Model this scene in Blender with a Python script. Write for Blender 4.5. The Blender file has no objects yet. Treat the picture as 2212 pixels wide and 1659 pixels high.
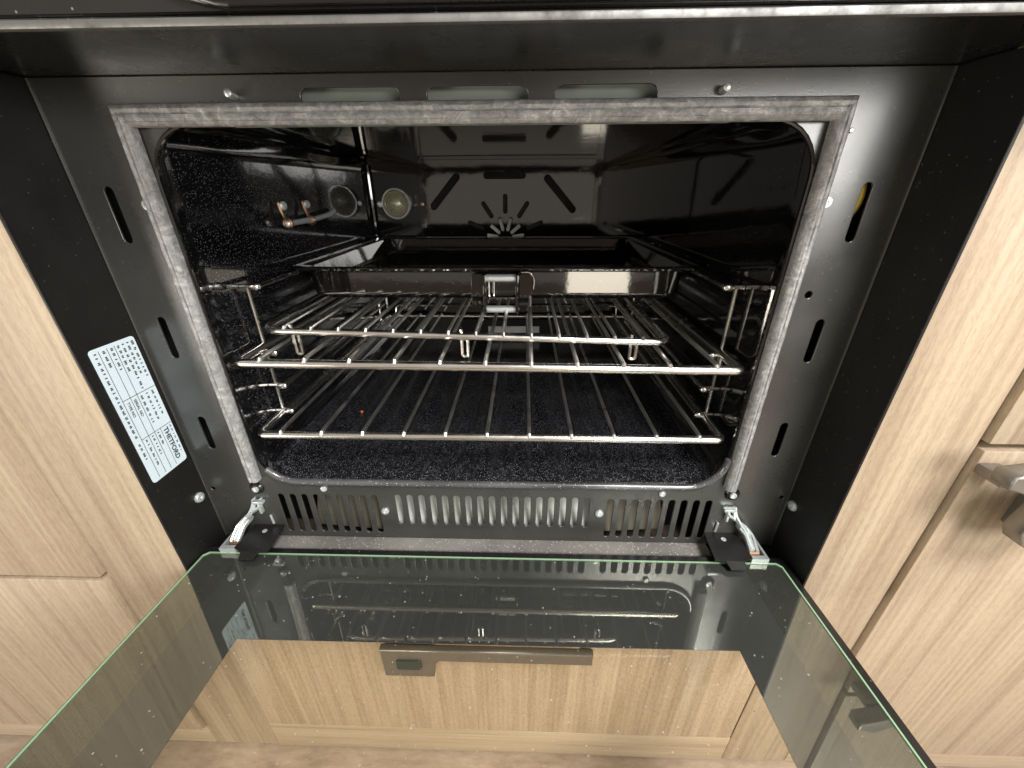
import bpy, bmesh, math, random
from mathutils import Vector, Matrix
random.seed(7)
S = bpy.context.scene
COL = S.collection

# ------------------------------------------------------------------ camera
cam_d = bpy.data.cameras.new("camera"); cam = bpy.data.objects.new("camera", cam_d); COL.objects.link(cam)
PITCH, YAW, ROLL = 0.4548, 0.0305, -0.0052
fw = Vector((-math.sin(YAW)*math.cos(PITCH), math.cos(YAW)*math.cos(PITCH), -math.sin(PITCH)))
rt = Vector((math.cos(YAW), math.sin(YAW), 0)); up = rt.cross(fw)
r2 = rt*math.cos(ROLL)+up*math.sin(ROLL); u2 = up*math.cos(ROLL)-rt*math.sin(ROLL)
M = Matrix((r2, u2, -fw)).transposed().to_4x4(); M.translation = Vector((0.0285, -0.2717, -0.045))
cam.matrix_world = M
cam_d.sensor_width = 36.0; cam_d.lens = 36*856.5/2212
cam_d.clip_start = 0.005; cam_d.clip_end = 50
S.camera = cam

# ------------------------------------------------------------------ light
W = bpy.data.worlds.new("World"); S.world = W; W.use_nodes = True
bg = W.node_tree.nodes["Background"]; bg.inputs[0].default_value = (1.0, 0.89, 0.78, 1); bg.inputs[1].default_value = 0.46
def area(name, loc, target, size, size_y, power, col):
    d = bpy.data.lights.new(name, 'AREA'); d.shape = 'RECTANGLE'; d.size = size; d.size_y = size_y; d.energy = power; d.color = col
    o = bpy.data.objects.new(name, d); COL.objects.link(o); o.location = loc
    o.rotation_euler = (Vector(target)-Vector(loc)).to_track_quat('-Z', 'Y').to_euler()
    return o
area("ceiling_lamp", (0.50, -0.75, 0.80), (0.08, 0.0, -0.22), 0.34, 0.36, 22.0, (1.0, 0.975, 0.94))
area("window_light", (0.85, -1.15, 0.16), (0.05, 0.0, -0.12), 0.75, 0.50, 16.0, (1.0, 0.98, 0.94))
area("lit_furniture_standin", (0.43, -1.16, -0.275), (0.10, 0.1, -0.12), 0.30, 0.13, 0.85, (1.0, 0.90, 0.72))  # added lamp, stands in for lit cream furniture mirrored in the tray front
area("low_left_fill", (-1.30, -1.05, -0.44), (-0.02, 0.0, -0.38), 0.60, 0.36, 8.5, (1.0, 0.95, 0.83))  # added fill from low left, brightens the drawer and the left panel
S.view_settings.view_transform = 'Standard'; S.view_settings.look = 'None'
S.view_settings.exposure = 0.0; S.view_settings.gamma = 1.0
try:
    S.cycles.max_bounces = 12; S.cycles.transparent_max_bounces = 16; S.cycles.glossy_bounces = 6
    S.cycles.use_denoising = True; S.cycles.sample_clamp_indirect = 6.0
except Exception: pass

# ------------------------------------------------------------------ materials
def newmat(name):
    m = bpy.data.materials.new(name); m.use_nodes = True
    nt = m.node_tree; return m, nt, nt.nodes["Principled BSDF"]
def N(nt, t, **kw):
    n = nt.nodes.new(t)
    for k, v in kw.items():
        if k in n.inputs: n.inputs[k].default_value = v
        else: setattr(n, k, v)
    return n
def coords(nt, scale=(1, 1, 1), rnd=True):
    tc = N(nt, 'ShaderNodeTexCoord'); mp = N(nt, 'ShaderNodeMapping'); mp.inputs['Scale'].default_value = scale
    if rnd:
        oi = N(nt, 'ShaderNodeObjectInfo'); ml = N(nt, 'ShaderNodeVectorMath', operation='SCALE'); ml.inputs['Scale'].default_value = 7.31
        cb = N(nt, 'ShaderNodeCombineXYZ'); nt.links.new(oi.outputs['Random'], cb.inputs[0]); nt.links.new(oi.outputs['Random'], cb.inputs[1]); nt.links.new(oi.outputs['Random'], cb.inputs[2])
        nt.links.new(cb.outputs[0], ml.inputs[0])
        ad = N(nt, 'ShaderNodeVectorMath', operation='ADD'); nt.links.new(tc.outputs['Object'], ad.inputs[0]); nt.links.new(ml.outputs[0], ad.inputs[1])
        nt.links.new(ad.outputs[0], mp.inputs[0])
    else: nt.links.new(tc.outputs['Object'], mp.inputs[0])
    return mp.outputs[0]
def noise(nt, vec, scale, detail=4, rough=.55, dist=0.0):
    n = N(nt, 'ShaderNodeTexNoise'); n.inputs['Scale'].default_value = scale; n.inputs['Detail'].default_value = detail
    n.inputs['Roughness'].default_value = rough; n.inputs['Distortion'].default_value = dist
    nt.links.new(vec, n.inputs['Vector']); return n.outputs['Fac']
def ramp(nt, fac, stops):
    r = N(nt, 'ShaderNodeValToRGB'); e = r.color_ramp.elements
    while len(e) < len(stops): e.new(0.5)
    for i, (p, c) in enumerate(stops):
        e[i].position = p; e[i].color = c if len(c) == 4 else (*c, 1)
    nt.links.new(fac, r.inputs[0]); return r.outputs[0]
def mixc(nt, fac, a, b, bt='MIX'):
    m = N(nt, 'ShaderNodeMix', data_type='RGBA', blend_type=bt)
    for i, v in ((0, fac), (6, a), (7, b)):
        if hasattr(v, 'links'): nt.links.new(v, m.inputs[i])
        else: m.inputs[i].default_value = v if i == 0 else (*v, 1)
    return m.outputs[2]
def bump(nt, bsdf, h, strength, dist=.001):
    b = N(nt, 'ShaderNodeBump'); b.inputs['Strength'].default_value = strength; b.inputs['Distance'].default_value = dist
    nt.links.new(h, b.inputs['Height']); nt.links.new(b.outputs[0], bsdf.inputs['Normal'])
def specks(nt, vec, scale, thr, keep):
    """small light flecks: 0/1 mask"""
    v = N(nt, 'ShaderNodeTexVoronoi'); v.inputs['Scale'].default_value = scale; nt.links.new(vec, v.inputs['Vector'])
    a = N(nt, 'ShaderNodeMath', operation='LESS_THAN'); nt.links.new(v.outputs['Distance'], a.inputs[0]); a.inputs[1].default_value = thr
    sp = N(nt, 'ShaderNodeSeparateColor'); nt.links.new(v.outputs['Color'], sp.inputs[0])
    b = N(nt, 'ShaderNodeMath', operation='LESS_THAN'); nt.links.new(sp.outputs[0], b.inputs[0]); b.inputs[1].default_value = keep
    m = N(nt, 'ShaderNodeMath', operation='MULTIPLY'); nt.links.new(a.outputs[0], m.inputs[0]); nt.links.new(b.outputs[0], m.inputs[1])
    m2 = N(nt, 'ShaderNodeMath', operation='MULTIPLY'); nt.links.new(m.outputs[0], m2.inputs[0]); nt.links.new(sp.outputs[1], m2.inputs[1])
    return m2.outputs[0]
def paint(name, col, rough, spec=.5, bumps=.12, bscale=900, dust=.0, metal=0.0, dustcol=(.5, .5, .48), wear=.15, dkeep=.03):
    m, nt, b = newmat(name); v = coords(nt)
    n1 = noise(nt, v, 14, 5)
    hi = tuple(min(1, c*(1+wear)+.002) for c in col); lo = tuple(c*(1-wear) for c in col)
    c = ramp(nt, n1, [(.3, lo), (.7, hi)])
    if dust > 0:
        s = specks(nt, v, 620, .30, dkeep)
        k = N(nt, 'ShaderNodeMath', operation='MULTIPLY'); nt.links.new(s, k.inputs[0]); k.inputs[1].default_value = dust
        c = mixc(nt, k.outputs[0], c, dustcol)
    nt.links.new(c, b.inputs['Base Color'])
    r = ramp(nt, noise(nt, v, 30, 6), [(.3, (rough*.85,)*3), (.75, (min(1, rough*1.2),)*3)]); nt.links.new(r, b.inputs['Roughness'])
    b.inputs['Metallic'].default_value = metal; b.inputs['Specular IOR Level'].default_value = spec
    if bumps: bump(nt, b, noise(nt, v, bscale, 3), bumps, .0006)
    return m
def enamel(name, keep, thr, scale, bright, rough=.07, base=(.0035, .0035, .004), coat=0.0):
    m, nt, b = newmat(name); v = coords(nt, rnd=False)
    s = specks(nt, v, scale, thr, keep)
    k = N(nt, 'ShaderNodeMath', operation='MULTIPLY'); nt.links.new(s, k.inputs[0]); k.inputs[1].default_value = bright
    c = mixc(nt, k.outputs[0], base, (.75, .76, .86)); nt.links.new(c, b.inputs['Base Color'])
    b.inputs['Roughness'].default_value = rough; b.inputs['Specular IOR Level'].default_value = .95
    b.inputs['Coat Weight'].default_value = coat; b.inputs['Coat IOR'].default_value = 1.9; b.inputs['Coat Roughness'].default_value = rough*.7
    bump(nt, b, noise(nt, v, 40, 4), .07, .002)
    return m
def wood(name, grain, wavy=.5, wscale=46, wdist=7):   # grain 'z' or 'x'
    m, nt, b = newmat(name)
    sc = (1, 1, .032) if grain == 'z' else (.032, 1, 1)
    v = coords(nt, sc)
    vb = coords(nt, (1, 1, .22) if grain == 'z' else (.22, 1, 1))
    warp = noise(nt, vb, 9, 3, .5)
    wv = N(nt, 'ShaderNodeTexWave', wave_type='BANDS', bands_direction='X' if grain == 'z' else 'Z')
    wv.inputs['Scale'].default_value = wscale; wv.inputs['Distortion'].default_value = wdist; wv.inputs['Detail'].default_value = 3; wv.inputs['Detail Scale'].default_value = 14; wv.inputs['Detail Roughness'].default_value = .6
    nt.links.new(vb, wv.inputs['Vector'])
    fine = noise(nt, v, 230, 5, .62)
    mid = noise(nt, v, 75, 4, .6, .6)
    base = ramp(nt, warp, [(.28, (.385, .285, .183)), (.5, (.445, .343, .228)), (.72, (.50, .395, .27))])
    c = mixc(nt, wavy, base, ramp(nt, wv.outputs['Fac'], [(.08, (.235, .15, .082)), (.42, (.43, .325, .205)), (1., (.52, .415, .275))]))
    c = mixc(nt, .36, c, ramp(nt, fine, [(.37, (.25, .17, .10)), (.50, (.43, .328, .212)), (.66, (.53, .425, .295))]))
    c = mixc(nt, .42, c, ramp(nt, mid, [(.362, (.29, .20, .125)), (.58, (.49, .385, .262))]))
    hs = N(nt, 'ShaderNodeHueSaturation'); hs.inputs['Saturation'].default_value = .88; hs.inputs['Value'].default_value = .93 if wavy < .9 else 1.12; nt.links.new(c, hs.inputs['Color']); c = hs.outputs[0]
    nt.links.new(c, b.inputs['Base Color']); b.inputs['Roughness'].default_value = .5; b.inputs['Specular IOR Level'].default_value = .35
    bump(nt, b, fine, .25, .0006)
    return m
MAT = {}
MAT['panel'] = paint('satin_black_steel', (.034, .034, .032), .29, 1.0, .08, 1100, .18, wear=.2, dkeep=.02)
MAT['housing'] = paint('black_housing_steel', (.009, .0085, .008), .42, .3, .12, 900, .16, wear=.2, dkeep=.02)
MAT['fascia'] = paint('black_fascia', (.010, .010, .010), .27, .6, .03, 500, .3, dkeep=.02)
MAT['gloss'] = paint('black_control_glass', (.003, .003, .0035), .05, .6, 0, dust=.25, dkeep=.02)
MAT['rim'] = paint('highlit_enamel_rim', (.07, .07, .075), .22, 1.0, .05, 900, .8, wear=.5, dkeep=.3)  # grey base paints the highlight along the lower rim; flecks are enamel speckle
MAT['dark'] = paint('shaded_void_black', (.006, .006, .006), .6, .3, 0)  # near-black puts the shade inside slots and openings into the colour
MAT['enamel_floor'] = enamel('speckled_enamel_floor', .55, .28, 1300, .7, .15, (.0065, .0065, .0085))
MAT['enamel_wall'] = enamel('speckled_enamel_wall', .15, .25, 1250, .65, .08, (.005, .005, .006))
MAT['enamel'] = enamel('black_enamel', .02, .22, 900, .3, .06, (.004, .004, .004), .25)
MAT['tray'] = enamel('tray_enamel', .06, .26, 700, .3, .06, (.005, .0045, .004), .40)
def chrome(name, rough=.10, col=(.80, .78, .74), smudge=.5, met=1.0):
    m, nt, b = newmat(name); v = coords(nt)
    n = noise(nt, v, 60, 5, .7)
    c = ramp(nt, n, [(.2, tuple(x*(1-.45*smudge) for x in col)), (.6, col)]); nt.links.new(c, b.inputs['Base Color'])
    b.inputs['Metallic'].default_value = met
    r = ramp(nt, n, [(.3, (rough*1.8,)*3), (.65, (rough,)*3)]); nt.links.new(r, b.inputs['Roughness'])
    return m
MAT['chrome'] = chrome('chromed_wire', .17, (.88, .86, .82), .25)
MAT['fine_wire'] = chrome('chromed_fine_wire', .26, (.92, .90, .86), .25)
MAT['zinc'] = chrome('zinc_plated_steel', .26, (.74, .79, .80), .3, .7)
MAT['trim'] = chrome('brushed_trim', .45, (.30, .30, .295), 1.3)
MAT['handle'] = chrome('satin_nickel', .30, (.30, .28, .25), .5, .7)
MAT['copper'] = chrome('browned_copper', .30, (.80, .52, .34), 1.1)
MAT['button'] = paint('dark_green_grey_button', (.055, .075, .065), .35, .5, 0, wear=.4)
MAT['galv'] = paint('galvanised_backing', (.52, .53, .50), .5, .4, .2, 300, wear=.45, metal=.0)
MAT['greenback'] = paint('grey_green_insulation', (.33, .37, .33), .7, .2, .2, 400, wear=.15)
MAT['brownback'] = paint('brown_backing', (.13, .115, .09), .6, .3, .1, 300, wear=.4)
MAT['yellow'] = paint('yellow_cable_sleeve', (.55, .42, .05), .6, .3, .1, 300, wear=.3)
MAT['orange'] = paint('orange_crumb', (.7, .14, .02), .6, .3, .1, 800)
MAT['ink'] = paint('label_ink', (.03, .03, .035), .6, .3, 0)
MAT['sticker'] = paint('pale_label_film', (.62, .72, .79), .35, .4, 0, wear=.04)
MAT['dustrail'] = paint('dusty_grey_rail', (.22, .21, .195), .8, .2, .6, 260, 1.0, wear=.35, dustcol=(.7, .68, .63), dkeep=.4)
MAT['wood_v'] = wood('light_oak_upright', 'z'); MAT['wood_h'] = wood('light_oak_lengthwise', 'x', .25)
MAT['wood_wavy'] = wood('light_oak_wavy_upright', 'z', .90, 58, 11)
MAT['gap'] = paint('cabinet_carcass', (.08, .06, .045), .7, .2, 0)
m, nt, b = newmat('grey_seal'); v = coords(nt, (1, 1, 1), False)
n1 = noise(nt, v, 130, 9, .82, 1.2); n2 = noise(nt, coords(nt, (30, 400, 400), False), 1, 4, .6)
c = ramp(nt, n1, [(.30, (.10, .10, .10)), (.45, (.21, .21, .208)), (.57, (.34, .34, .335)), (.70, (.68, .68, .67))])
nt.links.new(c, b.inputs['Base Color']); b.inputs['Roughness'].default_value = .45; b.inputs['Specular IOR Level'].default_value = .5
bump(nt, b, n1, .35, .0015); MAT['gasket'] = m
m, nt, b = newmat('brown_floor_covering'); v = coords(nt, (1, 3, 1), False)
c = ramp(nt, noise(nt, v, 22, 8, .7), [(.3, (.25, .185, .135)), (.5, (.36, .28, .215)), (.72, (.47, .38, .30))])
nt.links.new(c, b.inputs['Base Color']); b.inputs['Roughness'].default_value = .6; MAT['floor'] = m
# glass
def glassmat(name, tint, refl, ior=1.5, coat=0.0):
    m, nt, b = newmat(name); out = nt.nodes['Material Output']; nt.nodes.remove(b)
    t = N(nt, 'ShaderNodeBsdfTransparent'); t.inputs[0].default_value = (*tint, 1)
    g = N(nt, 'ShaderNodeBsdfGlossy'); g.inputs['Roughness'].default_value = .012; g.inputs['Color'].default_value = (*refl, 1)
    f = N(nt, 'ShaderNodeFresnel'); f.inputs['IOR'].default_value = ior
    ad = N(nt, 'ShaderNodeMath', operation='ADD', use_clamp=True); nt.links.new(f.outputs[0], ad.inputs[0]); ad.inputs[1].default_value = coat
    mx = N(nt, 'ShaderNodeMixShader'); nt.links.new(ad.outputs[0], mx.inputs[0]); nt.links.new(t.outputs[0], mx.inputs[1]); nt.links.new(g.outputs[0], mx.inputs[2])
    d = N(nt, 'ShaderNodeBsdfDiffuse'); d.inputs[0].default_value = (.6, .6, .58, 1)
    v = coords(nt, rnd=False); s = specks(nt, v, 420, .24, .03)
    mx2 = N(nt, 'ShaderNodeMixShader'); k = N(nt, 'ShaderNodeMath', operation='MULTIPLY'); nt.links.new(s, k.inputs[0]); k.inputs[1].default_value = .6
    nt.links.new(k.outputs[0], mx2.inputs[0]); nt.links.new(mx.outputs[0], mx2.inputs[1]); nt.links.new(d.outputs[0], mx2.inputs[2])
    nt.links.new(mx2.outputs[0], out.inputs[0]); return m
MAT['glass'] = glassmat('clear_door_glass', (1, .996, .975), (.92, 1, .93), 1.22, .0)
MAT['outer_glass'] = glassmat('outer_door_glass', (1, .996, .975), (1, 1, 1), 1.10, .0)
for key, nm, tint, fac, base in (('border', 'mirror_green_enamel', (.97, 1, .95), .20, (.030, .032, .029)), ('border_in', 'mirror_black_enamel', (.97, 1, .96), .155, (.036, .038, .040))):
    m, nt, b = newmat(nm); out = nt.nodes['Material Output']; v = coords(nt, rnd=False)
    dn = ramp(nt, noise(nt, v, 11, 5, .6), [(.35, base), (.75, tuple(c*1.5 for c in base))]); nt.links.new(dn, b.inputs['Base Color']); b.inputs['Roughness'].default_value = .6
    g = N(nt, 'ShaderNodeBsdfGlossy'); g.inputs['Roughness'].default_value = 0.0; g.inputs['Color'].default_value = (*tint, 1)
    mx = N(nt, 'ShaderNodeMixShader'); mx.inputs[0].default_value = fac
    nt.links.new(b.outputs[0], mx.inputs[1]); nt.links.new(g.outputs[0], mx.inputs[2]); nt.links.new(mx.outputs[0], out.inputs[0]); MAT[key] = m
m, nt, b = newmat('green_glass_edge'); b.inputs['Base Color'].default_value = (.36, .56, .36, 1); b.inputs['Roughness'].default_value = .2
b.inputs['Transmission Weight'].default_value = .15; MAT['edge'] = m
m, nt, b = newmat('lamp_glass'); b.inputs['Base Color'].default_value = (.92, .88, .62, 1); b.inputs['Roughness'].default_value = .04; b.inputs['Transmission Weight'].default_value = .75; MAT['lampglass'] = m

# ------------------------------------------------------------------ mesh helpers
def finish(bm, name, mat, parent=None, smooth=False, label=None, kind=None, loc=None):
    me = bpy.data.meshes.new(name); bm.normal_update(); bm.to_mesh(me); bm.free()
    if smooth:
        for p in me.polygons: p.use_smooth = True
        try: me.set_sharp_from_angle(angle=math.radians(38))
        except Exception: pass
    me.materials.append(MAT[mat]); return link(name, me, parent, label, kind, loc)
def root_offset(p):
    o = Vector((0, 0, 0))
    while p is not None: o += p.location; p = p.parent
    return o
def link(name, me, parent=None, label=None, kind=None, loc=None):
    """meshes are written in world coordinates; the object sits at loc (world) or at the world origin"""
    o = bpy.data.objects.new(name, me); COL.objects.link(o)
    w = Vector(loc) if loc is not None else Vector((0, 0, 0))
    if parent is not None: o.parent = parent; w = w-root_offset(parent)
    o.location = w
    if label: o['label'] = label
    if kind: o['kind'] = kind
    return o
def thing(name, label, cat, loc, group=None):
    o = bpy.data.objects.new(name, None); o.empty_display_size = .02; COL.objects.link(o); o.location = loc
    o['label'] = label; o['category'] = cat
    if group: o['group'] = group
    return o
def box(bm, x0, x1, y0, y1, z0, z1, bev=0.0, seg=2):
    vs = [bm.verts.new((x, y, z)) for x in (x0, x1) for y in (y0, y1) for z in (z0, z1)]
    fs = [(0, 1, 3, 2), (4, 6, 7, 5), (0, 4, 5, 1), (2, 3, 7, 6), (0, 2, 6, 4), (1, 5, 7, 3)]
    faces = [bm.faces.new([vs[i] for i in f]) for f in fs]
    if bev:
        es = list({e for f in faces for e in f.edges}); bmesh.ops.bevel(bm, geom=es, offset=bev, segments=seg, profile=.5, affect='EDGES')
def boxob(name, mat, parent, x0, x1, y0, y1, z0, z1, bev=0.0, **kw):
    bm = bmesh.new(); box(bm, x0, x1, y0, y1, z0, z1, bev); return finish(bm, name, mat, parent, smooth=bev > 0, **kw)
def fillet(pts, r, n=5, closed=False):
    out = []; P = [Vector(p) for p in pts]; L = len(P)
    for i, p in enumerate(P):
        if not closed and i in (0, L-1): out.append(p); continue
        a = (P[i-1]-p); b = (P[(i+1) % L]-p); rr = min(r, a.length*.49, b.length*.49)
        a = p+a.normalized()*rr; b = p+b.normalized()*rr
        for k in range(n+1):
            t = k/n; out.append(a*(1-t)**2+p*2*t*(1-t)+b*t*t)
    return out
def tube(bm, pts, r, seg=10, closed=False, cap=True, flat=1.0):
    P = [Vector(p) for p in pts]; L = len(P); rings = []; ref = None
    for i, p in enumerate(P):
        if closed: t = (P[(i+1) % L]-P[i-1])
        else: t = (P[min(i+1, L-1)]-P[max(i-1, 0)])
        t.normalize()
        if ref is None:
            ref = t.orthogonal().normalized()
            for cand in (Vector((0, 0, 1)), Vector((0, 1, 0))):
                if abs(cand.dot(t)) < .8: ref = (cand-t*cand.dot(t)).normalized(); break
        else: ref = (ref-t*ref.dot(t)).normalized()
        s = t.cross(ref)
        rings.append([bm.verts.new(p+ref*(r*math.cos(2*math.pi*k/seg))+s*(r*flat*math.sin(2*math.pi*k/seg))) for k in range(seg)])
    for i in range(L if closed else L-1):
        a = rings[i]; b = rings[(i+1) % L]
        for k in range(seg): bm.faces.new((a[k], a[(k+1) % seg], b[(k+1) % seg], b[k]))
    if cap and not closed:
        for rg, p, d in ((rings[0], P[0], P[0]-P[1]), (rings[-1], P[-1], P[-1]-P[-2])):
            c = bm.verts.new(p+d.normalized()*r*.7)
            for k in range(seg):
                f = (rg[k], rg[(k+1) % seg], c); bm.faces.new(f if rg is rings[-1] else f[::-1])
def tubeob(name, mat, parent, pts, r, seg=10, closed=False, **kw):
    bm = bmesh.new(); tube(bm, pts, r, seg, closed); bmesh.ops.recalc_face_normals(bm, faces=bm.faces); return finish(bm, name, mat, parent, True, **kw)
def disc(bm, c, axis, prof, seg=20):
    """lathe: prof = [(radius, height along axis)]"""
    ax = Vector(axis).normalized(); u = ax.orthogonal().normalized(); w = ax.cross(u); c = Vector(c); rings = []
    for r, h in prof:
        rings.append([bm.verts.new(c+ax*h+(u*math.cos(2*math.pi*k/seg)+w*math.sin(2*math.pi*k/seg))*max(r, 1e-5)) for k in range(seg)])
    for a, b in zip(rings, rings[1:]):
        for k in range(seg): bm.faces.new((a[k], a[(k+1) % seg], b[(k+1) % seg], b[k]))
    bm.faces.new(rings[-1]); bm.faces.new(rings[0][::-1])
def discob(name, mat, parent, c, axis, prof, seg=20, **kw):
    bm = bmesh.new(); disc(bm, c, axis, prof, seg); bmesh.ops.recalc_face_normals(bm, faces=bm.faces); return finish(bm, name, mat, parent, True, **kw)
def rrect(x0, x1, y0, y1, r, n=6):
    out = []
    for cx, cy, a0 in ((x1-r, y1-r, 0), (x0+r, y1-r, 90), (x0+r, y0+r, 180), (x1-r, y0+r, 270)):
        for k in range(n+1):
            a = math.radians(a0+90*k/n); out.append((cx+r*math.cos(a), cy+r*math.sin(a)))
    return out
def slot(cx, cy, length, width, ang=90, n=5):
    """stadium outline; ang = direction of its long axis in degrees"""
    r = width/2; h = length/2-r; out = []; a = math.radians(ang); ca, sa = math.cos(a), math.sin(a)
    for sgn, a0 in ((1, -90), (-1, 90)):
        for k in range(n+1):
            t = math.radians(a0+180*k/n); x = sgn*h+r*math.cos(t); y = r*math.sin(t); out.append((cx+x*ca-y*sa, cy+x*sa+y*ca))
    return out
def plate_mesh(name, outer, holes, thick, bevel=0.0):
    """flat plate with real holes, drawn in (x, z), thickness along y centred on 0; front towards -y"""
    cu = bpy.data.curves.new(name, 'CURVE'); cu.dimensions = '2D'; cu.fill_mode = 'BOTH'; cu.extrude = thick/2; cu.bevel_depth = bevel; cu.bevel_resolution = 1
    if bevel: cu.offset = -bevel
    for poly in [outer]+holes:
        sp = cu.splines.new('POLY'); sp.points.add(len(poly)-1); sp.use_cyclic_u = True
        for i, (x, y) in enumerate(poly): sp.points[i].co = (x, y, 0, 1)
    ob = bpy.data.objects.new("tmp", cu); COL.objects.link(ob); dg = bpy.context.evaluated_depsgraph_get()
    me = bpy.data.meshes.new_from_object(ob.evaluated_get(dg)); me.name = name
    COL.objects.unlink(ob); bpy.data.objects.remove(ob); bpy.data.curves.remove(cu)
    me.transform(Matrix.Rotation(math.pi/2, 4, 'X')); return me
def plateob(name, mat, parent, outer, holes, y, thick, bevel=0.0, xf=None, **kw):
    me = plate_mesh(name, outer, holes, thick, bevel); me.transform(Matrix.Translation((0, y, 0)))
    if xf is not None: me.transform(xf)
    me.materials.clear(); me.materials.append(MAT[mat]); return link(name, me, parent, **kw)
def screw(parent, c, axis, r, mat='zinc', cross=True, name='screw', label=None):
    o = discob(name, mat, parent, c, axis, [(r, 0), (r, r*.25), (r*.85, r*.5), (r*.5, r*.62), (r*.32, r*.62), (r*.28, r*.3)], 16, label=label)
    return o

# ================================================================== SETTING
XL, XR = -0.2560, 0.2592         # inner faces of the recess
WY = -0.044         # face of the face-frame
FZ = -0.6385
boxob('floor', 'floor', None, -3, 3, -4, 0.3, FZ-.05, FZ, kind='structure')

# ================================================================== KITCHEN CABINET
cab = thing('kitchen_cabinet', 'light oak kitchen cabinet front with doors and drawer built around the black oven', 'cabinet', (0, WY, FZ))
def board(name, mat, x0, x1, z0, z1, y0=WY, y1=WY+.018, bev=.0015, parent=cab, **kw):
    return boxob(name, mat, parent, x0, x1, y0, y1, z0, z1, bev, **kw)
board('stile', 'wood_v', -.3328, -.2578, FZ+.002, .30)
board('stile', 'wood_v', .2610, .3315, FZ+.002, .30)
board('bottom_rail', 'wood_h', -.2570, .2602, FZ+.002, -.5870, y0=WY-.001)
board('bottom_rail', 'wood_h', -1.2, -.3335, FZ+.002, -.6010)
board('bottom_rail', 'wood_h', .3320, 1.2, FZ+.002, -.6010)
def door(x0, x1, z0, z1, label):
    return board('door', 'wood_v', x0, x1, z0, z1, y0=WY-.0045, y1=WY+.014, bev=.0014, label=label)
door(-.82, -.3337, -.3432, .30, 'upper oak door left of the oven')
door(-.82, -.3337, -.5985, -.3470, 'lower oak door left of the oven')
door(.3325, .82, -.1955, .30, 'upper oak door right of the oven')
dr = door(.3325, .82, -.5985, -.2005, 'lower oak door right of the oven with a metal latch handle')
drawer = board('drawer_front', 'wood_wavy', -.2560, .2580, -.5850, -.3620, y0=WY-.002, y1=WY+.014, bev=.0018, label='oak drawer front below the oven with a bar handle')
boxob('carcass', 'gap', cab, -1.2, -.262, WY+.0185, .5, FZ+.002, .30)
boxob('carcass', 'gap', cab, .266, 1.2, WY+.0185, .5, FZ+.002, .30)
boxob('carcass', 'gap', cab, -.262, .266, WY+.0185, .5, FZ+.002, -.36)
# latch handle on the drawer
def extrude_xz(name, mat, parent, poly, y0, y1, bev=.0012, **kw):
    return plateob(name, mat, parent, poly, [], (y0+y1)/2, (y1-y0)-2*bev, bev, **kw)
hz = extrude_xz('handle', 'handle', drawer, [(-.0895, -.4265), (-.0465, -.4265), (-.0440, -.4080), (-.0400, -.4035), (.0885, -.4035), (.0885, -.3895), (-.0900, -.3895)], -.0755, -.069)
boxob('handle_foot', 'handle', drawer, -.0880, -.0460, -.0685, -.0460, -.4000, -.3905, .001)
boxob('handle_foot', 'handle', drawer, .0790, .0875, -.0685, -.0460, -.4000, -.3905, .001)
plateob('push_button', 'button', drawer, rrect(-.0770, -.0560, -.4135, -.4015, .0015), [], -.0762, .0012, .0003)
# latch handle on the right-hand door
extrude_xz('handle', 'handle', dr, [(x-.010, z+.010) for x, z in [(.3300, -.2090), (.3460, -.2060), (.3560, -.2140), (.48, -.2140), (.48, -.2420), (.4150, -.2460), (.4030, -.2720), (.3760, -.2720), (.3620, -.2640), (.3570, -.2540), (.3610, -.2390), (.3620, -.2330), (.3480, -.2240), (.3300, -.2180)]], -.078, -.066)
boxob('handle_foot', 'handle', dr, .3320, .3460, -.0655, -.0486, -.2170, -.2095, .001)
boxob('handle_foot', 'handle', dr, .372, .404, -.0655, -.0486, -.2600, -.2200, .001)

# ================================================================== OVEN
oven = thing('oven', 'black built-in caravan oven with its glass door hanging open', 'oven', (0, 0, -.345))
CX = .1985; CZ0, CZ1 = -.2745, -.0106; CR = .030
holes = [rrect(-CX, CX, CZ0, CZ1, CR, 8)]
for s in (-1, 1):
    for zc, L in ((-.0588, .034), (-.1425, .0325), (-.2260, .0320)):
        holes.append(slot(s*.2347, zc, L, .0060))
for xc in (-.0712, .0015, .0737): holes.append(slot(xc, .0030, .0572, .0090, 0))
vent_c = [-.0829+.01058*k for k in range(17)]; vent_l = [-.1896+.01065*k for k in range(9)]; vent_r = [.1072+.01072*k for k in range(9)]
for x in vent_c: holes.append(slot(x, -.3066, .0350, .0056))
for x in vent_l+vent_r: holes.append(slot(x, -.3128, .0455, .0056))
holes.append(slot(.2204, -.1093, .0050, .0049)); holes.append(slot(-.2497, -.2851, .0040, .0039)); holes.append(slot(.2535, -.2851, .0040, .0039))
plateob('front_panel', 'panel', oven, [(XL, -.3420), (XR, -.3420), (XR, .0140), (XL, .0140)], holes, .0008, .0008, .0004)
for s in (-1, 1):
    xa = XL if s < 0 else XR
    tubeob('edge_bead', 'panel', oven, [(xa-s*.0004, -.0003, -.342), (xa-s*.0004, -.0003, .0135)], .0008, 6)
    bm = bmesh.new(); box(bm, *((xa-.0012, xa) if s < 0 else (xa, xa+.0012)), -.0446, .004, -.42, .0135); finish(bm, 'housing_side', 'housing', oven)
    bm = bmesh.new(); box(bm, *((xa-.0016, xa+.0004) if s < 0 else (xa-.0004, xa+.0016)), -.0460, -.0448, -.42, .0135, .0005); finish(bm, 'housing_lip', 'housing', oven)
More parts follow.
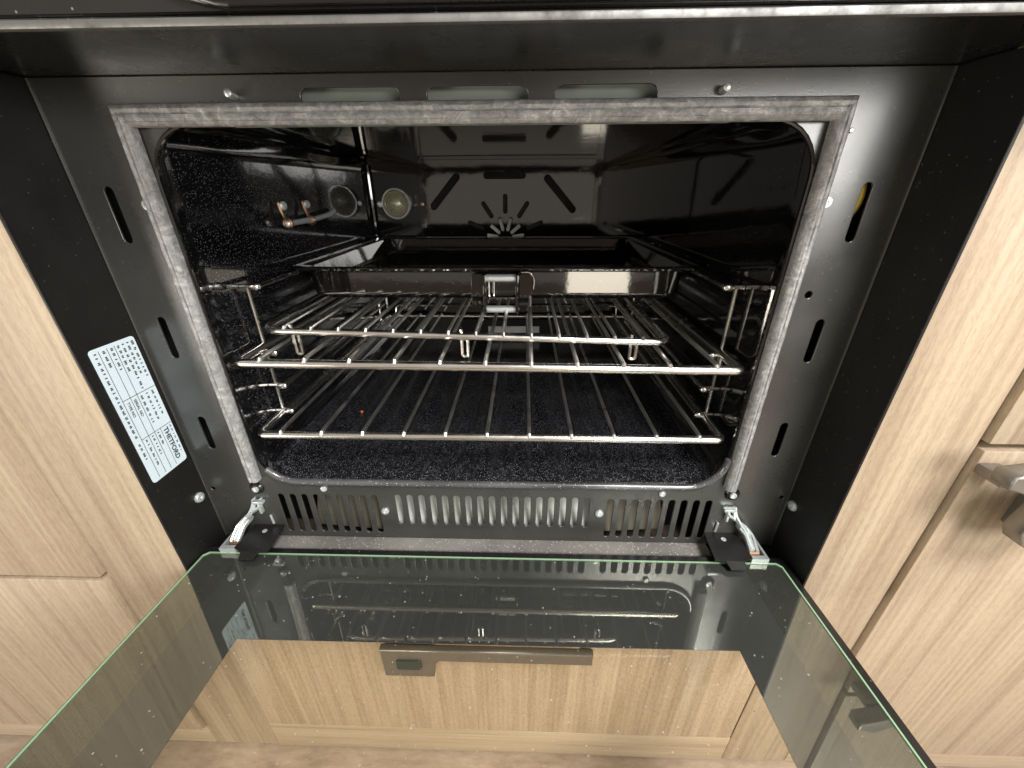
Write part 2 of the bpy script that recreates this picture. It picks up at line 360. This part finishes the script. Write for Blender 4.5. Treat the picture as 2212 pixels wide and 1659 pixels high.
# things seen through the slots
boxob('backing_plate', 'greenback', oven, -.15, .15, .012, .014, -.0095, .020)
bm = bmesh.new()
v = [bm.verts.new(p) for p in ((-.092, .004, -.330), (.092, .004, -.330), (.092, .022, -.286), (-.092, .022, -.286))]; bm.faces.new(v)
finish(bm, 'backing_plate', 'galv', oven)
bm = bmesh.new()
v = [bm.verts.new(p) for p in ((-.173, .014, -.340), (-.098, .008, -.340), (-.094, .012, -.286), (-.166, .024, -.286))]; bm.faces.new(v)
finish(bm, 'backing_plate', 'brownback', oven)
bm = bmesh.new()
v = [bm.verts.new(p) for p in ((.098, .010, -.340), (.163, .016, -.340), (.158, .028, -.286), (.098, .016, -.286))]; bm.faces.new(v)
finish(bm, 'backing_plate', 'brownback', oven)
boxob('chassis', 'dark', oven, -.262, .264, .040, .042, -.36, -.2760)
for s in (-1, 1): boxob('chassis', 'dark', oven, *((-.26, -.206) if s < 0 else (.206, .262)), .016, .018, -.345, .012)
tubeob('cable_sleeve', 'yellow', oven, fillet([(.2352, .010, -.030), (.2368, .0065, -.052), (.2352, .010, -.062)], .01), .0028, 8)
# ledge above
boxob('top_ledge', 'fascia', oven, -.75, .75, -.0740, .040, .0142, .0165)
boxob('ledge_trim', 'trim', oven, -.75, .75, -.0775, -.0742, .0122, .0152, .0007)
boxob('control_fascia', 'fascia', oven, -.75, .75, -.0772, -.0700, .0167, .16)
cg = rrect(-.1120, .1560, .0172, .14, .030, 10)
plateob('control_glass', 'gloss', oven, cg, [], -.0784, .0020, .0006)
tubeob('glass_trim', 'fascia', oven, [(-.138+.055*(1-math.cos(t)), -.0782, .0185+.052*(1-math.sin(t))) for t in [math.pi/2*k/10 for k in range(11)]], .0013, 8)
tubeob('glass_trim', 'fascia', oven, [(-.1123+.030*(1-math.cos(t)), -.0797, .0176+.030*(1-math.sin(t))) for t in [math.pi/2*k/10 for k in range(11)]], .0007, 8)
# gasket (seal) on three sides
prof = [(0, 0), (-.0002, .0030), (.0008, .0062), (.0030, .0080), (.0047, .0078), (.0053, .0070), (.0060, .0080), (.0080, .0086), (.0092, .0076), (.0098, .0082), (.0116, .0066), (.0122, .0040), (.0118, .0005)]
def gasket_strip(pts_fn, n):
    bm = bmesh.new(); rows = []
    for i in range(n+1):
        t = i/n; row = []
        for w, h in prof:
            x, y, z = pts_fn(t, w, h+random.uniform(-.00025, .00025)); row.append(bm.verts.new((x, y, z)))
        rows.append(row)
    for a, b in zip(rows, rows[1:]):
        for k in range(len(prof)-1): bm.faces.new((a[k], a[k+1], b[k+1], b[k]))
    bm.faces.new(rows[0]); bm.faces.new(rows[-1][::-1])
    bmesh.ops.recalc_face_normals(bm, faces=bm.faces); return finish(bm, 'gasket', 'gasket', oven, True)
GX, GZ = .2098, .0004
prof = [(w*.80, h*.90) for w, h in prof]
gasket_strip(lambda t, w, h: (-GX+w+(2*GX-2*w)*t, -.0004-h, GZ-w*1.20), 90)
gasket_strip(lambda t, w, h: (-GX+w, -.0004-h, (GZ-w*.98)*(1-t)+t*(-.2715)), 60)
gasket_strip(lambda t, w, h: (GX-w, -.0004-h, (GZ-w*.98)*(1-t)+t*(-.2735)), 60)
# cavity
YB = .370; cx = .2; cz0, cz1 = -.2690, -.0035
ring = rrect(-cx, cx, cz0, cz1, .020, 6); mouth = rrect(-CX, CX, CZ0+.0008, CZ1, CR, 6)
def liner(name, mat, sel):
    bm = bmesh.new(); L = len(ring); ny = 8
    rows = [[bm.verts.new((x, .0008, z)) for x, z in mouth], [bm.verts.new((x*.7+u*.3, .0070, z*.7+w*.3)) for (x, z), (u, w) in zip(ring, mouth)]]+[[bm.verts.new((x, .016+(YB-.016)*j/ny, z)) for x, z in ring] for j in range(ny+1)]; ny += 2
    for j in range(ny):
        for k in range(L):
            a, b = ring[k], ring[(k+1) % L]
            if sel((a[0]+b[0])/2, (a[1]+b[1])/2): bm.faces.new((rows[j][k], rows[j][(k+1) % L], rows[j+1][(k+1) % L], rows[j+1][k]))
    bmesh.ops.delete(bm, geom=[v for v in bm.verts if not v.link_faces], context='VERTS')
    return finish(bm, name, mat, oven, True)
mid = (cz0+cz1)/2
liner('cavity_side', 'enamel_wall', lambda x, z: x < 0 and cz0+.0065 < z < cz1-.0065)
liner('cavity_side', 'enamel', lambda x, z: x > 0 and cz0+.0065 < z < cz1-.0065)
liner('cavity_floor', 'enamel_floor', lambda x, z: z <= cz0+.0065)
liner('cavity_ceiling', 'enamel', lambda x, z: z >= cz1-.0065)
plateob('cavity_back', 'enamel', oven, rrect(-cx-.002, cx+.002, cz0-.002, cz1+.002, .02), [slot(-.1608, -.0623, .038, .0379)], YB+.001, .0016)
boxob('cavity_shell', 'dark', oven, -.215, .215, YB+.004, YB+.006, -.285, .010)
tubeob('corner_bead', 'enamel', oven, [(-.1965, YB-.003, -.25), (-.1965, YB-.003, -.012)], .0035, 8)
mo = rrect(-CX, CX, CZ0-.0003, CZ1+.001, CR, 8)       # order: top right, top left, bottom left, bottom right corner
lowr = mo[21:]; upr = mo[33:]+mo[:22]
tubeob('rim_bead', 'rim', oven, [(x, -.0010, z) for x, z in lowr], .0030, 10)
tubeob('rim_bead', 'enamel', oven, [(x, -.0006, z) for x, z in upr], .0014, 8)
# fan cover on the back wall
fh = [slot(.0000, -.0262, .060, .0080, 0), slot(-.0870, -.0470, .062, .0095, 47), slot(.0800, -.0505, .065, .0095, 133)]
for k, a in enumerate((22, 56, 90, 124, 158)):
    ra, rb = .034, .060; rm = (ra+rb)/2; fh.append(slot(.0005+rm*math.cos(math.radians(a)), -.110+rm*math.sin(math.radians(a)), rb-ra, .0058, a))
for a in (8, 39, 73, 107, 141, 172):
    rm = .020; fh.append(slot(.0005+rm*math.cos(math.radians(a)), -.110+rm*math.sin(math.radians(a)), .020, .0050, a))
plateob('fan_cover', 'tray', oven, [(-.1250, -.235), (.1285, -.235), (.1285, -.0060), (-.1250, -.0060)], fh, YB-.0045, .0010, .0005)
boxob('fan_shade_plate', 'dark', oven, -.118, .120, YB-.0018, YB-.0008, -.150, -.012)  # flat plate; its black stands for the shade behind the cover slots
discob('fan', 'galv', oven, (.0005, YB-.0022, -.110), (0, -1, 0), [(.028, 0), (.028, .0006), (.008, .0010)], 24)
# oven lamp
lamp = discob('lamp_cover', 'lampglass', oven, (-.1608, YB-.001, -.0623), (0, -1, 0), [(.0185, .0005), (.0185, .0035), (.0168, .0062), (.0150, .0050), (.0135, .0062), (.0118, .0085), (.0070, .0108), (.0020, .0116)], 28)
discob('lamp_rim', 'zinc', lamp, (-.1608, YB-.001, -.0623), (0, -1, 0), [(.0215, 0), (.0215, .003), (.0205, .0048), (.0193, .0048), (.0187, .0030), (.0187, 0)], 28)
discob('reflector', 'zinc', lamp, (-.1608, YB+.002, -.0623), (0, -1, 0), [(.0188, 0), (.0188, .0003)], 20)
discob('bulb', 'zinc', lamp, (-.1608, YB-.0005, -.0623), (0, -1, 0), [(.0050, 0), (.0065, .002), (.0060, .0045), (.0030, .0065)], 16)
screw(oven, (-.1855, YB-.001, -.0630), (0, -1, 0), .0045); screw(oven, (-.1214, YB-.005, -.0631), (0, -1, 0), .0028, 'copper')
# thermostat bulb with two clips on the left wall
tb = tubeob('thermostat_probe', 'zinc', oven, [(-.1915, .118, -.0722), (-.1915, .170, -.0715), (-.1920, .206, -.0690), (-.1965, .232, -.0655)], .0026, 8)
for yy in (.121, .165):
    bm = bmesh.new(); lp = [(-.1918+.0036*math.cos(math.radians(a)), yy, -.0720+.0036*math.sin(math.radians(a))) for a in range(100, 440, 25)]
    tube(bm, [(-.1965, yy, -.0545), (-.1955, yy, -.0610), (-.1935, yy, -.0675)]+lp, .0026, 6, flat=.5); bmesh.ops.recalc_face_normals(bm, faces=bm.faces); cl = finish(bm, 'clip', 'copper', tb, True)
    discob('clip_screw', 'zinc', cl, (-.1950, yy+.003, -.0570), (1, -.3, 0), [(.0038, 0), (.0038, .0015), (.002, .0026)], 14)
# side rails (wire ladders)
RZ = (-.1135, -.1700, -.2015, -.2275)
for s in (-1, 1):
    bx = s*.1945
    rail = tubeob('side_rail', 'chrome', oven, [(bx, .044, -.1125), (bx, .044, -.2300)], .0016, 8)
    tubeob('post', 'chrome', rail, [(bx, .325, -.1125), (bx, .325, -.2300)], .0016, 8)
    for z in RZ:
        tubeob('runner', 'chrome', rail, fillet([(s*.1995, .043, z), (s*.1855, .043, z), (s*.1855, .326, z), (s*.1995, .326, z)], .003, 4), .0019, 8)
        discob('stop_end', 'chrome', rail, (s*.1865, .0415, z), (-s, 0, 0), [(.0026, -.004), (.0030, -.002), (.0030, .002), (.0018, .0035)], 10)
    tubeob('hook', 'chrome', rail, fillet([(s*.1990, .038, -.1690), (s*.1900, .034, -.1690), (s*.1890, .030, -.1760), (s*.1930, .034, -.1810)], .004), .0015, 8)
# burner opening at the back of the floor, drawn as a dark plate
boxob('burner_shade_plate', 'dark', oven, -.075, .085, YB-.0040, YB-.0025, -.262, -.238)  # plate on the back wall, shade of the opening put into its colour
boxob('burner_plate', 'galv', oven, -.030, .055, YB-.0065, YB-.0045, -.2600, -.2490)
# screws, rivets and bolts on the front
for x, z in ((-.2085, -.2832), (.2100, -.2818)):
    wz = discob('washer', 'gloss', oven, (x, -.0002, z), (0, -1, 0), [(.0062, 0), (.0062, .0010), (.0050, .0022), (.0036, .0022)], 20)
    discob('screw', 'zinc', wz, (x, -.0024, z), (0, -1, 0), [(.0030, 0), (.0028, .0012), (.0014, .0014), (.0013, .0006)], 14)
for x, z, r, m_ in ((-.1479, -.2831, .0030, 'zinc'), (.1503, -.2828, .0030, 'zinc'), (-.0962, -.3080, .0036, 'zinc'), (.0980, -.3064, .0038, 'zinc'), (.2141, -.0154, .0014, 'zinc')):
    screw(oven, (x, -.0002, z), (0, -1, 0), r, m_)
for s in (-1, 1): discob('rivet', 'zinc', oven, (s*.2125, -.0004, -.0526), (0, -1, 0), [(.0030, 0), (.0030, .0008), (.0014, .0009), (.0013, .0003)], 16)
for s in (-1, 1): tubeob('bolt', 'zinc', oven, [(s*.1375, -.0002, .0038), (s*.1375, -.0065, .0046)], .0022, 10)
screw(oven, (XL+.0002, -.0100, -.2865), (1, 0, 0), .0046, 'zinc'); screw(oven, (XR-.0002, -.0080, -.2870), (-1, 0, 0), .0046, 'zinc')
# rail under the panel
boxob('lower_rail', 'dustrail', oven, -.2060, .2000, -.0135, .0006, -.3445, -.3418, .0005)
boxob('lower_rail', 'housing', oven, -.2555, .2585, -.0130, .004, -.372, -.3447)
boxob('lower_rail', 'housing', oven, -.2555, .2585, -.0195, -.0137, -.372, -.3455)

# rating label on the left housing side: reads downwards
lx = XL+.0006
def on_label(a, b, h=0.0): return Vector((lx+h, -.0385+b, -.1385-a))     # a runs down the label, b towards the oven
bm = bmesh.new()
outl = rrect(0, .109, 0, .0335, .0025, 4); vs = [bm.verts.new(on_label(a, b)) for a, b in outl]; f = bm.faces.new(vs)
if f.normal.x < 0: bmesh.ops.reverse_faces(bm, faces=bm.faces)
ex = bmesh.ops.extrude_face_region(bm, geom=list(bm.faces)); bmesh.ops.translate(bm, verts=[e for e in ex['geom'] if isinstance(e, bmesh.types.BMVert)], vec=(-.0004, 0, 0))
bmesh.ops.recalc_face_normals(bm, faces=bm.faces)
lab = finish(bm, 'rating_label', 'sticker', oven, label='pale blue rating label with small print')
def text_on_label(txt, a, b, size, bold=.0):
    cu = bpy.data.curves.new('lettering', 'FONT'); cu.body = txt; cu.size = size; cu.offset = bold; cu.resolution_u = 2
    ob = bpy.data.objects.new('tmp', cu); COL.objects.link(ob); dg = bpy.context.evaluated_depsgraph_get()
    me = bpy.data.meshes.new_from_object(ob.evaluated_get(dg)); COL.objects.unlink(ob); bpy.data.objects.remove(ob); bpy.data.curves.remove(cu)
    R_ = Matrix(((0, 0, 1), (0, 1, 0), (-1, 0, 0))).to_4x4(); R_.translation = on_label(a, b, .0003); me.transform(R_)
    me.materials.clear(); me.materials.append(MAT['ink']); me.name = 'lettering'; return link('lettering', me, lab)
text_on_label('THETFORD', .0745, .0246, .0058, .00012)
text_on_label('SERIAL NO', .0425, .0135, .0030, .00003)
text_on_label('TYPE NO', .0425, .0080, .0030, .00003)
bm = bmesh.new()     # rules and illegible print
def dash(a0, a1, b0, b1): bm.faces.new([bm.verts.new(on_label(a, b, .0003)) for a, b in ((a0, b0), (a0, b1), (a1, b1), (a1, b0))])
for b_ in (.0058, .0118, .0172): dash(.002, .107, b_, b_+.00035)
for a_ in (.0400, .0725): dash(a_, a_+.0003, .0060, .0330)
dash(.0725, .107, .0225, .0228)
def words(a0, a1, b0, h, seed):
    rr = random.Random(seed); a = a0
    while a < a1:
        w = rr.uniform(.0012, .0042)
        n = max(1, int(w/.0011))
        for k in range(n):
            q = a+k*.0011
            if q+.0008 < a1: dash(q, q+.0007, b0+rr.uniform(0, h*.15), b0+h*rr.uniform(.75, 1))
        a += w+.0012
words(.003, .070, .0022, .0021, 1)
for i, b_ in enumerate((.0083, .0140, .0190, .0226, .0262, .0298)): words(.003, .018+.0035*(i % 4)+.010*(i > 2), b_, .0020, 10+i)
for i, b_ in enumerate((.0190, .0238, .0285)): words(.0425, .066, b_, .0020, 20+i)
for i, b_ in enumerate((.0083, .0140, .0190)): words(.0745, .0985-.006*i, b_, .0018, 30+i)
words(.0745, .102, .0305, .0014, 40); words(.0745, .090, .0020, .0020, 41)
bmesh.ops.recalc_face_normals(bm, faces=bm.faces)
for f in bm.faces:
    if f.normal.x < 0: f.normal_flip()
o = finish(bm, 'small_print', 'ink', lab); o['kind'] = 'stuff'

# ------------------------------------------------------------------ door (hangs open)
TILT = .036
def D(u, v, w): return Vector((u, -v, -.3347+TILT*v+w))    # u across, v outwards from the hinge, w above the glass plane
door_o = bpy.data.objects.new('oven_door', None); door_o.empty_display_size = .02; COL.objects.link(door_o); door_o.parent = oven; door_o.location = Vector((0, -.02, -.34))-oven.location
def prism(bm, poly, w0, w1, inner=None):
    """slab with outline poly in (u, v) between heights w0 < w1; optional hole with the same number of points"""
    n = len(poly)
    T = [bm.verts.new(D(u, v, w1)) for u, v in poly]; B = [bm.verts.new(D(u, v, w0)) for u, v in poly]
    for k in range(n): bm.faces.new((T[k], T[(k+1) % n], B[(k+1) % n], B[k]))
    if inner is None: bm.faces.new(T); bm.faces.new(B[::-1])
    else:
        t = [bm.verts.new(D(u, v, w1)) for u, v in inner]; b2 = [bm.verts.new(D(u, v, w0)) for u, v in inner]
        for k in range(n):
            j = (k+1) % n
            bm.faces.new((T[k], T[j], t[j], t[k])); bm.faces.new((B[k], B[j], b2[j], b2[k])); bm.faces.new((t[k], t[j], b2[j], b2[k]))
    bmesh.ops.recalc_face_normals(bm, faces=bm.faces)
VEND = .372
def chamfer(u0, u1, v0, v1, c): return [(u0+c, v0), (u1-c, v0), (u1, v0+c), (u1, v1-c), (u1-c, v1), (u0+c, v1), (u0, v1-c), (u0, v0+c)]
go = chamfer(-.2535, .2505, .0272, VEND, .0035)
gi = chamfer(-.2523, .2493, .0284, VEND-.0012, .0033)
bm = bmesh.new(); prism(bm, gi, -.0004, 0); finish(bm, 'inner_glass', 'glass', door_o, label='clear inner glass pane')
bm = bmesh.new(); prism(bm, go, -.0040, 0, gi); finish(bm, 'glass_edge', 'edge', door_o, label='pale green cut edge of the inner glass')
win = [(-.1742, .1030), (.1798, .1022), (.1800, .1024), (.1810, .330), (.1808, .3302), (-.1742, .3302), (-.1744, .330), (-.1744, .1032)]
band = [(-.2190, .0292), (.2170, .0292), (.2172, .0294), (.2180, .3620), (.2178, .3622), (-.2190, .3622), (-.2192, .3620), (-.2192, .0294)]
bm = bmesh.new(); prism(bm, gi, -.0012, -.0007, band); finish(bm, 'glass_border', 'border', door_o, label='green-grey mirror border along the edge of the glass')
bm = bmesh.new(); prism(bm, band, -.0012, -.0007, win); finish(bm, 'glass_border', 'border_in', door_o, label='dark mirror border printed round the window')
# outer frame and outer pane
bm = bmesh.new()
rim = chamfer(-.2555, .2570, .0205, VEND+.003, .001); rin = chamfer(-.2537, .2507, .0268, VEND+.0004, .0036)
prism(bm, rim, -.0240, -.0016, rin); finish(bm, 'door_frame', 'fascia', door_o, label='black frame round the edge of the door')
bm = bmesh.new(); prism(bm, chamfer(-.2530, .2500, .0275, VEND-.001, .002), -.0240, -.0205); finish(bm, 'outer_glass', 'outer_glass', door_o)
bm = bmesh.new(); win2 = [(-.2042, .0752), (.2098, .0752), (.2100, .0754), (.2110, .350), (.2108, .3502), (-.2042, .3502), (-.2044, .350), (-.2044, .0754)]
prism(bm, chamfer(-.2530, .2500, .0275, VEND-.001, .002), -.0203, -.0196, win2); finish(bm, 'outer_border', 'housing', door_o)
# hinges
for s in (-1, 1):
    h = bpy.data.objects.new('hinge', None); h.empty_display_size = .01; COL.objects.link(h); h.parent = oven; h.location = Vector((s*.22, -.015, -.330))-oven.location
    dx = .0 if s < 0 else .0005
    X = lambda a: s*a+dx
    bm = bmesh.new()
    poly = [(.1955, -.006), (.2235, -.001), (.2243, .0285), (.2160, .0325), (.2150, .0385), (.2025, .0385), (.2000, .0322), (.1918, .0318), (.1928, .0220)]
    top = [bm.verts.new((X(a), -v, -.3275+TILT*v-(.0030 if v > .035 else 0))) for a, v in poly]; bot = [bm.verts.new((p.co.x, p.co.y, p.co.z-.0010)) for p in top]
    n = len(poly); bm.faces.new(top); bm.faces.new(bot[::-1])
    for k in range(n): bm.faces.new((top[k], top[(k+1) % n], bot[(k+1) % n], bot[k]))
    bmesh.ops.recalc_face_normals(bm, faces=bm.faces); finish(bm, 'cover_plate', 'housing', h)
    discob('plate_screw', 'zinc', h, (X(.209), -.0085, -.3272), (0, 0, 1), [(.0022, 0), (.0022, .0004), (.001, .0006)], 12)
    bm = bmesh.new()     # pressed-steel channel let into the door frame
    box(bm, *sorted((X(.2393), X(.2372))), -.0280, .000, -.3360, -.3285); box(bm, *sorted((X(.2372), X(.2250))), -.0280, -.0240, -.3360, -.3286); finish(bm, 'channel', 'zinc', h)
    bm = bmesh.new(); box(bm, *sorted((X(.2370), X(.2252))), -.0238, .000, -.3368, -.3355); finish(bm, 'channel_floor', 'dark', h)
    bm = bmesh.new()     # arm: two bent straps
    for off in (0, .0062):
        tube(bm, fillet([(X(.2335-off), -.0195, -.3290), (X(.2330-off), -.0080, -.3220), (X(.2275-off), -.0030, -.3165), (X(.2215-off*.2), -.0045-off*.5, -.3110), (X(.2085+off), -.0040, -.3020), (X(.2086+off), -.0008, -.2965)], .003, 4), .0025, 8, flat=.55)
    bmesh.ops.recalc_face_normals(bm, faces=bm.faces); finish(bm, 'arm', 'zinc', h, True)
    bm = bmesh.new(); tube(bm, fillet([(X(.2300), -.0185, -.3285), (X(.2290), -.0070, -.3205), (X(.2245), -.0025, -.3150)], .003, 4), .0032, 8, flat=.45); bmesh.ops.recalc_face_normals(bm, faces=bm.faces); finish(bm, 'lever', 'zinc', h, True)
    bm = bmesh.new(); box(bm, *sorted((X(.2045), X(.2150))), -.0055, -.0006, -.2985, -.2955, .0008); box(bm, *sorted((X(.2085), X(.2105))), -.0050, -.0006, -.3100, -.2990, .0005); finish(bm, 'latch', 'zinc', h, True)
    tubeob('pin', 'copper', h, [(X(.2345), -.0205, -.3300), (X(.2262), -.0205, -.3300)], .0016, 8)
    tubeob('spring_clip', 'zinc', h, [(X(.2045), -.0010, -.3150), (X(.2040), -.0010, -.3250)], .0011, 6)

# ================================================================== RACKS
def wires(root, xs, z_of, y0, y1, r, rb, name='wire'):
    bm = bmesh.new(); tube(bm, [(0, y0-.0022, -.0012), (0, y0-.0008, .0006), (0, y0+.004, .0010), (0, y1, .0010)], r, 8); bmesh.ops.recalc_face_normals(bm, faces=bm.faces)
    first = None
    for x in xs:
        loc = (x, 0, z_of(x)+rb)
        if first is None: first = finish(bm, name, 'fine_wire', root, True, loc=loc)
        else: link(name, first.data, root, loc=loc)
LOWZ = lambda x: -.2300
rack = thing('oven_shelf', 'chrome wire oven shelf on the lowest runners above the speckled cavity floor', 'oven rack', (0, .19, -.2300), 'wire racks in the oven')
tubeob('frame', 'chrome', rack, fillet([(-.1945, .005, -.2300), (.1925, .005, -.2300), (.1925, .358, -.2300), (-.1945, .358, -.2300)], .006, 5, True), .0034, 10, True)
wires(rack, [-.1745+.03475*k for k in range(11)], LOWZ, .005, .357, .0016, .0030)
tubeob('back_stop', 'chrome', rack, fillet([(-.180, .357, -.2290), (-.180, .360, -.2130), (.178, .360, -.2130), (.178, .357, -.2290)], .006), .0016, 8)
MZ = lambda x: -.1660-.0093*x
rack = thing('oven_shelf', 'chrome wire oven shelf in the middle, carrying the small raised grid', 'oven rack', (0, .19, -.1660), 'wire racks in the oven')
tubeob('frame', 'chrome', rack, fillet([(-.1935, .005, MZ(-.1935)), (.1930, .005, MZ(.193)), (.1930, .350, MZ(.193)), (-.1935, .350, MZ(-.1935))], .006, 5, True), .0037, 10, True)
wires(rack, [-.1735+.0347*k for k in range(11)], MZ, .005, .349, .0017, .0033)
tubeob('back_stop', 'chrome', rack, fillet([(-.180, .349, -.1640), (-.180, .352, -.1500), (.178, .352, -.1510), (.178, .349, -.1660)], .006), .0016, 8)
UZ = lambda x: -.1508-.0268*x
rack = thing('grill_grid', 'small raised chrome wire grid standing on the middle oven shelf', 'oven rack', (-.02, .15, -.1660), 'wire racks in the oven')
tubeob('frame', 'chrome', rack, fillet([(-.1822, .030, UZ(-.182)), (.1445, .030, UZ(.1445)), (.1445, .270, UZ(.1445)), (-.1822, .270, UZ(-.182))], .014, 6, True), .0032, 10, True)
wires(rack, [-.1640+.0221*k for k in range(14)], UZ, .030, .269, .0014, .0029)
for yy in (.031, .262):
    for x in (-.157, -.0190, .117):
        zt = UZ(x)+.0005; zb = MZ(x)-.002
        bm = bmesh.new(); tube(bm, fillet([(x-.0022, yy, zt+.0050), (x-.0022, yy, zb), (x+.0026, yy, zb), (x+.0026, yy, zt)], .0018, 4), .0014, 8)
        bmesh.ops.recalc_face_normals(bm, faces=bm.faces); finish(bm, 'leg', 'chrome', rack, True)

# ================================================================== TRAY
tray = thing('baking_tray', 'deep black enamelled baking tray with a handle catch, on the top runners', 'baking tray', (0, .23, -.1340))
def rr3(x, y0, y1, r, z, n=6): return [Vector((a, b, z)) for a, b in rrect(-x, x, y0, y1, r, n)]
loops = [rr3(.1890, .0985, .3600, .014, -.1120), rr3(.1900, .0975, .3610, .015, -.1110), rr3(.1902, .0973, .3612, .015, -.1095), rr3(.1896, .0980, .3604, .015, -.1082), rr3(.1880, .0995, .3590, .014, -.1076), rr3(.1800, .1070, .3500, .012, -.1088),
         rr3(.1775, .1090, .3480, .014, -.1096), rr3(.1772, .1093, .3478, .014, -.1104), rr3(.1735, .1135, .3444, .016, -.1252), rr3(.1730, .1140, .3440, .016, -.1260), rr3(.1690, .1180, .3400, .018, -.1292), rr3(.150, .135, .32, .018, -.1296)]
outer_l = [rr3(.1890, .0985, .3600, .014, -.1120), rr3(.1800, .1055, .3510, .013, -.1119), rr3(.1790, .1061, .3500, .014, -.1126), rr3(.1789, .1061, .3499, .014, -.1134), rr3(.1788, .10602, .3498, .0141, -.1150), rr3(.1777, .10513, .3482, .0159, -.1326), rr3(.1776, .10507, .3481, .016, -.1338), rr3(.1775, .1052, .3480, .016, -.1345), rr3(.1760, .1070, .3470, .018, -.1372), rr3(.1735, .1105, .3450, .018, -.1390), rr3(.1670, .1180, .338, .018, -.1402), rr3(.145, .135, .32, .018, -.1402)]
def skin(bm, ls, closelast=True):
    V = [[bm.verts.new(p) for p in l] for l in ls]; n = len(V[0])
    for a, b in zip(V, V[1:]):
        for k in range(n): bm.faces.new((a[k], a[(k+1) % n], b[(k+1) % n], b[k]))
    if closelast: bm.faces.new(V[-1])
bm = bmesh.new(); skin(bm, loops); skin(bm, outer_l); bmesh.ops.remove_doubles(bm, verts=bm.verts, dist=1e-6); bmesh.ops.recalc_face_normals(bm, faces=bm.faces)
finish(bm, 'pan', 'tray', tray, True)
for x0, x1 in ((-.0195, -.0082), (.0242, .0362)):
    plateob('catch_plate', 'tray', tray, rrect(x0, x1, -.1440, -.1125, .0030), [], .0925, .0010, .0005)
    boxob('catch_rib', 'gloss', tray, *((x1+.0002, x1+.0030) if x0 < 0 else (x0-.0030, x0-.0002)), .084, .0965, -.1480, -.1122, .0008)
for z in (-.1160, -.1445): tubeob('catch_bar', 'zinc', tray, [(-.0060, .0905, z), (.0226, .0905, z)], .0034, 12)
boxob('catch_shelf', 'tray', tray, -.0060, .0226, .0890, .112, -.1350, -.1330, .0006)
tubeob('catch_wire', 'chrome', tray, [(-.0035, .0935, -.1195), (-.0035, .0935, -.1330)], .0013, 8)
tubeob('catch_wire', 'chrome', tray, [(.0015, .0945, -.1195), (.0008, .0945, -.1330)], .0010, 8)
tubeob('catch_hook', 'chrome', tray, fillet([(.0262, .0945, -.1118), (.0350, .0945, -.1118), (.0385, .0945, -.1180), (.0375, .0945, -.1270)], .006), .0006, 6)

tubeob('rolled_rim', 'tray', tray, [p for p in rr3(.1898, .0978, .3606, .015, -.1094)], .0019, 8, True)

# ================================================================== CRUMB
bm = bmesh.new(); bmesh.ops.create_icosphere(bm, subdivisions=2, radius=.0016)
for v_ in bm.verts: v_.co *= random.uniform(.75, 1.2)
bmesh.ops.translate(bm, verts=bm.verts, vec=(-.1518, .1094, -.2676)); o = finish(bm, 'crumb', 'orange', None, True)
o['label'] = 'tiny orange crumb lying on the black oven floor'; o['category'] = 'crumb'
